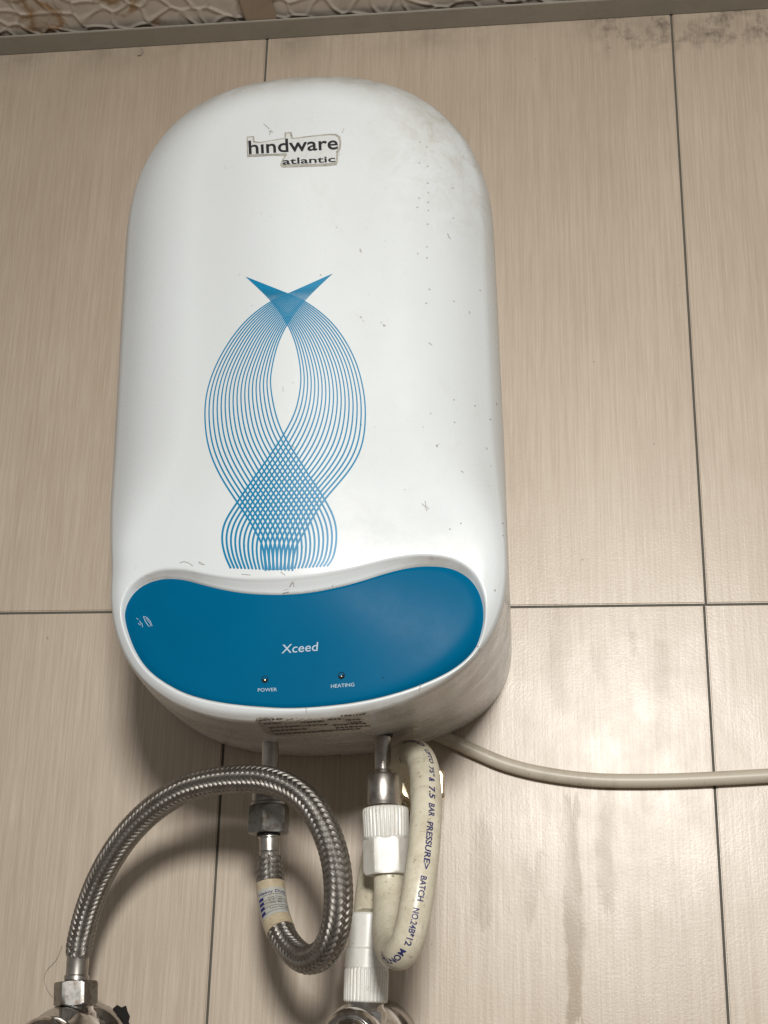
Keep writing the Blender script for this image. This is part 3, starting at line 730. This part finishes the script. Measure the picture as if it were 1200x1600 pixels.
squeeze = 1-0.0*ss
for fam in (1, -1):
    for k in range(NS):
        th = fam*2*math.pi*ss/pitch+2*math.pi*k/NS
        j = NS*2*ss/pitch
        u = 2*k+j if fam == 1 else 2*k-j
        off = (1 if fam == 1 else -1)*np.cos(math.pi*(u-0.5)/2)*0.00030
        base = len(VV)
        dth = 2*math.pi/pitch*fam
        rad = N*np.cos(th)[:, None]+B*np.sin(th)[:, None]; tan_ = -N*np.sin(th)[:, None]+B*np.cos(th)[:, None]
        dirn = T+tan_*fam; dirn /= np.linalg.norm(dirn, axis=1)[:, None]; side = np.cross(rad, dirn)
        R = (r0+off)*(0.93+0.07*cov)
        for ci, cx_ in enumerate(cross):
            # curve each ribbon round the tube so it stays snug
            crown = 0.00016*(1-cx_**2)
            P = HC+rad*(R+crown)[:, None]+side*(hw*cx_)-rad*((hw*cx_)**2/(4*r0))
            VV += P.tolist(); 
        n_ = len(ss)
        for ci in range(4):
            a = base+ci*n_+np.arange(n_-1); FF += np.stack([a, a+1, a+n_+1, a+n_], -1).tolist()
            UV += [(0, ci/4), (0, ci/4), (0, (ci+1)/4), (0, (ci+1)/4)]*(n_-1)
o = obj('braid', VV, FF, M_braid, hose, True); o['kind'] = 'stuff'
ul = o.data.uv_layers.new(name='UVMap'); ul.data.foreach_set('uv', np.array(UV, float).ravel())
fixn = bmesh.new(); fixn.free()
turned('lower_ferrule', 123, 1484, 119, 1536, 0.047, [(1484, 17), (1486, 18.4), (1494, 18.6), (1497, 17.6), (1523, 17.2), (1525, 19.2), (1531, 19.2), (1534, 17)], M_steel, hose)
hexnut('lower_nut', 119, 1530, 118, 1575, 0.047, 1533.5, 1571, 34.5, M_nut, hose, 0.37)
# label sleeve
def s_at(C, S, v, lo, hi):
    """arc length where the path crosses photograph row v between arc fractions lo..hi"""
    w = C-CAM; rows_ = 800+FPX*(w@DN)/(w@FW); m_ = (S >= lo*S[-1]) & (S <= hi*S[-1]); i = np.where(m_)[0]
    return S[i[np.abs(rows_[i]-v).argmin()]]
s0 = s_at(HC, ss, 1381, 0, .2); s1 = s_at(HC, ss, 1456, 0, .25)
m_ = (ss >= s0) & (ss <= s1); LC = HC[m_]; LS = ss[m_]
label = tube('label_sleeve', LC[::2], r0+0.00075, M_paper, hose, 48)
def on_tube(C, S, s, ang, r, lean=0.0):
    """point at arc length s; ang measured from the direction facing the camera, positive to the right in view"""
    c_ = np.array([np.interp(s, S, C[:, k]) for k in range(3)]); e = 0.002
    t_ = unit(np.array([np.interp(s+e, S, C[:, k]) for k in range(3)])-np.array([np.interp(s-e, S, C[:, k]) for k in range(3)]))
    v_ = CAM-c_; n0 = unit(v_-t_*(v_@t_)); b_ = np.cross(n0, t_)
    if b_@RT < 0 and abs(b_@RT) > abs(b_@DN)*0.2: b_ = -b_
    return c_+(n0*math.cos(ang)+b_*math.sin(ang))*r
rl_ = r0+0.00075
# pale print area
V = []; na, ns_ = 24, 24
for i in range(ns_):
    for j_ in range(na): V.append(on_tube(HC, ss, s0+(s1-s0)*(0.17+0.60*i/(ns_-1)), -1.15+2.5*j_/(na-1), rl_+0.00012))
lp = obj('label_print_area', V, grid_faces(ns_, na, False), M_paperw, label, True)
def tube_text(name, s, C, S, smid, a0, a1, h, r, m_, parent, bold=0.0):
    V, F = text_mesh(s, bold); w = V[:, 0].max()
    W = [on_tube(C, S, smid-y*h, a0+(a1-a0)*x/w, r) for x, y, _ in V]
    return obj(name, W, F, m_, parent)
Ls = s1-s0
tube_text('label_lettering', 'Heavy Duty', HC, ss, s0+0.30*Ls, -0.95, 1.15, 0.0021, rl_+0.0003, M_navy, label, 0.01)
for fr_, tx, a0, a1 in ((0.42, 'Inner Tube', -.25, .75), (0.545, 'Temp. Max', -.2, .7), (0.66, 'Totally Secured', -.25, 1.1), (0.485, 'u v  30', -.2, .7)):
    tube_text('label_lettering', tx, HC, ss, s0+fr_*Ls, a0, a1, 0.0011, rl_+0.0003, M_inkd, label, 0.004)
V = []; F = []
for fr_ in (0.33, 0.445, 0.505, 0.59, 0.70):
    for j_ in range(14):
        for e in (0, 0.008): V.append(on_tube(HC, ss, s0+(fr_+e)*Ls, -0.6+1.8*j_/13, rl_+0.0003))
    b0 = len(V)-28; F += [(b0+2*i, b0+2*i+1, b0+2*i+3, b0+2*i+2) for i in range(13)]
obj('label_rule', V, F, M_inkd, label)
for fr_ in (0.38, 0.475, 0.57, 0.67):
    V = []
    for i in range(4):
        for j_ in range(4): V.append(on_tube(HC, ss, s0+(fr_-0.03+0.022*i)*Ls, -1.0+0.14*j_, rl_+0.0003))
    obj('label_icon', V, grid_faces(4, 4, False), M_navy, label)

# ------------------------------------------------------------------ cream hose and its fittings
cream = thing('pvc_hose', 'stained cream plastic hose looping down between two white ribbed fittings', 'hose', at(602, 1262, DP))
RH = 0.00815
cp_ = [(606,1340,.082),(607,1365,.082),(607.5,1392,.084),(606.5,1425,.092),(606,1460,.108),(612,1483,.126),(624,1489,.142),(636,1473,.149),(645,1440,.151),(653,1395,.150),(660,1345,.146),(665,1290,.137),(666,1240,.124),(662,1200,.106),
       (652,1180,.086),(637,1178,.066),(624,1190,.050),(614,1220,.040),(602,1270,.036),(590,1325,.040),(580,1380,.050),(575,1432,.060)]
cs_, CC = catmull([at(*p) for p in cp_], 0.0016)
tube('hose_tube', CC, RH, M_hose, cream, 48)
def ribs(nr, d=0.05):
    def f(th, i): return 1-d*(0.5+0.5*np.cos(th*nr))**2 if 1 <= i <= 3 else np.ones_like(th)
    return f
turned('upper_collar', 602, 1255, 604, 1315, DP, [(1262, 31), (1264, 35.5), (1268, 36.4), (1308, 35.6), (1310, 34.5), (1313, 33)], M_fit, cream, 360, ribs(34), ang=60)
hexnut('upper_hex', 604, 1310, 606, 1370, DP, 1310, 1367, 38, M_fit, cream, -math.pi/6-0.08, b=5)
turned('lower_hex_sleeve', 576, 1425, 572, 1530, 0.064, [(1427, 27), (1430, 29.5), (1481, 30.5), (1483, 29)], M_fit, cream, 72, None)
turned('lower_sleeve', 576, 1425, 572, 1530, 0.066, [(1481, 30), (1484, 33.5), (1512, 34.3), (1514, 33)], M_fit, cream, 72)
turned('lower_collar', 573, 1505, 571, 1575, 0.068, [(1513, 33), (1515.5, 34.6), (1518, 35), (1562, 34.6), (1565, 34), (1567, 31)], M_fit, cream, 360, ribs(34), ang=60)
# printed lettering down the front limb
w_c = CC-CAM; rw_ = 800+FPX*(w_c@DN)/(w_c@FW); i_lo = int(rw_[:int(len(rw_)*.5)].argmax()); i_hi = i_lo+int(rw_[i_lo:int(len(rw_)*.75)].argmin())
LIMB = (cs_[i_lo]/cs_[-1], cs_[i_hi]/cs_[-1]); print('limb', LIMB)
def limb_text(s, v0, v1, a, m_=M_navy, h=0.0031):
    V, F = text_mesh(s, 0.022); w = V[:, 0].max()
    f0, f1 = LIMB
    sa = s_at(CC, cs_, v0, f0, f1); sb = s_at(CC, cs_, v1, f0, f1)
    # subdivide long glyph edges is not needed: glyphs are small against the bend
    W = [on_tube(CC, cs_, sa+(sb-sa)*x/w, a+(y-0.5)*h/RH, RH+0.00018) for x, y, _ in V]
    return obj('hose_lettering', W, F, m_, cream)
for s, v0, v1, a in (('IFIED', 1168, 1189, .62), ('UPTO', 1193, 1212, .58), ('75\u00b0', 1217, 1230, .48), ('&', 1235, 1241, .42), ('7.5', 1247, 1264, .38), ('BAR', 1270, 1291, .35),
                     ('PRESSURE>', 1298, 1366, .28), ('BATCH', 1375, 1413, .22), ('NO.24B*12', 1421, 1470, .08), ('MONTHS', 1474, 1492, -.02)):
    limb_text(s, v0, v1, a, h=0.0026 if v0 < 1230 else 0.0032)

# ------------------------------------------------------------------ brass plug behind the hose
plug = thing('brass_plug', 'small brass plug on the wall behind the cream hose', 'plug', at(660, 1240, 0))
A = at(660, 1241, 0.0005); ax = unit(np.array([-0.02, -1.0, 0.02])); k = 1/ppm(A)
lathe('plug_flange', A, ax, [(0, 31*k), (0.002, 34*k), (0.004, 33*k), (0.0045, 29*k)], M_brass, plug, 48)
ax = unit(unit(CAM-at(660, 1232, 0.03))+unit(np.array([0.33, -1.5, 0.15])-at(660, 1232, 0.03)))
A = at(659, 1232, 0.026)
def hx(th, i):
    a = (th) % (math.pi/3)-math.pi/6; return np.minimum(math.cos(math.pi/6)/np.cos(a), 0.95 if i in (0, 3) else 2)
lathe('plug_head', A+ax*0.0045, ax, [(0, 37*k), (0.001, 38*k), (0.012, 38*k), (0.0135, 34*k), (0.0138, 8*k)], M_brass, plug, 72, hx, ang=20)
lathe('plug_stem', at(660, 1241, 0.004), np.array([0, -1.0, 0]), [(0, 20*k), (0.025, 20*k)], M_brass, plug, 32)

# ------------------------------------------------------------------ power cable
cab = [(640,1120,.012),(672,1143,.008),(710,1160,.0058),(748,1177,.0052),(787,1193,.0050),(832,1205,.0048),(879,1213,.0048),(925,1218,.0048),(971,1220,.0048),(1040,1220,.0048),(1109,1217.5,.0048),(1200,1212,.0048),(1330,1203,.0048),(1500,1190,.0048)]
q, KC = catmull([at(*p) for p in cab], 0.004)
KC[:, 2] += 0.0002*np.sin(q*38+1)
o = tube('power_cable', KC, 0.0042, M_cable, None, 28)
tag(o, 'grey beige power cable sagging across the tiles from behind the heater to the right', 'cable')

# ------------------------------------------------------------------ valves
def valve(label, fl, kn, stem, rfl, mirror):
    v = thing('angle_valve', label, 'valve', at(*fl, 0.0), 'chrome angle valves under the heater')
    A = at(*fl, 0.0004); ax = np.array([0, -1.0, 0]); k = 1/ppm(A)
    e = lathe('escutcheon', A, ax, [(0, rfl*k), (0.0010, rfl*k), (0.0022, (rfl-1)*k), (0.005, (rfl-5)*k), (0.009, (rfl-16)*k), (0.012, (rfl-32)*k), (0.0125, 20*k)], M_chrome, v, 72)
    K = at(*kn, 0.10); bd = K-A; L = np.linalg.norm(bd); axd = bd/L
    lathe('valve_body', A+axd*0.008, axd, [(0, 0.011), (0.012, 0.011), (0.016, 0.0135), (0.020, 0.0180), (0.030, 0.0215), (0.045, 0.0220), (0.055, 0.0200), (0.062, 0.0145), (L-0.030, 0.0125), (L-0.022, 0.0125)], M_chrome, v, 64)
    h = lathe('valve_handle', A+axd*(L-0.022), axd, [(0, 0.013), (0.002, 0.0155), (0.006, 0.0162), (0.016, 0.0158), (0.019, 0.0148), (0.0205, 0.0132), (0.0200, 0.0120), (0.0192, 0.0110), (0.0215, 0.0100), (0.0235, 0.006), (0.0242, 0.001)], M_chrome, v, 64, ang=45)
    S = at(*stem[:2], stem[2]); S2 = at(*stem[3:5], stem[2])
    lathe('valve_outlet', S, S2-S, [(0, 0.0095), (0.004, 0.0100), (0.006, 0.0118), (0.030, 0.0128)], M_chrome, v, 48)
    return v
valve('chrome angle valve under the braided hose with a broken tile edge beside it', (137, 1634), (62, 1638), (118, 1567, .047, 117, 1650), 66, 1)
valve('chrome angle valve with a round cap under the white ribbed fitting', (590, 1630), (545, 1624), (571, 1563, .066, 570, 1650), 66, 1)

# hair stuck on the wall at the lower left, and little hook at the ceiling
_, hc = catmull([at(u, v, 0.0006) for u, v in [(97, 1478), (88, 1500), (74, 1515), (69, 1530), (74, 1547), (82, 1558)]], 0.002)
o = tube('hair', hc, 0.00009, M_hair, None, 5); tag(o, 'thin dark hair stuck to the wall left of the lower nut', 'hair')
_, hc = catmull([at(u, v, 0.0012) for u, v in [(222, 76), (222.5, 80), (220, 85), (214.5, 86)]], 0.0005)
o = tube('wire_hook', hc, 0.0005, M_trim, None, 8); tag(o, 'tiny bent wire poking out under the ceiling trim', 'wire')
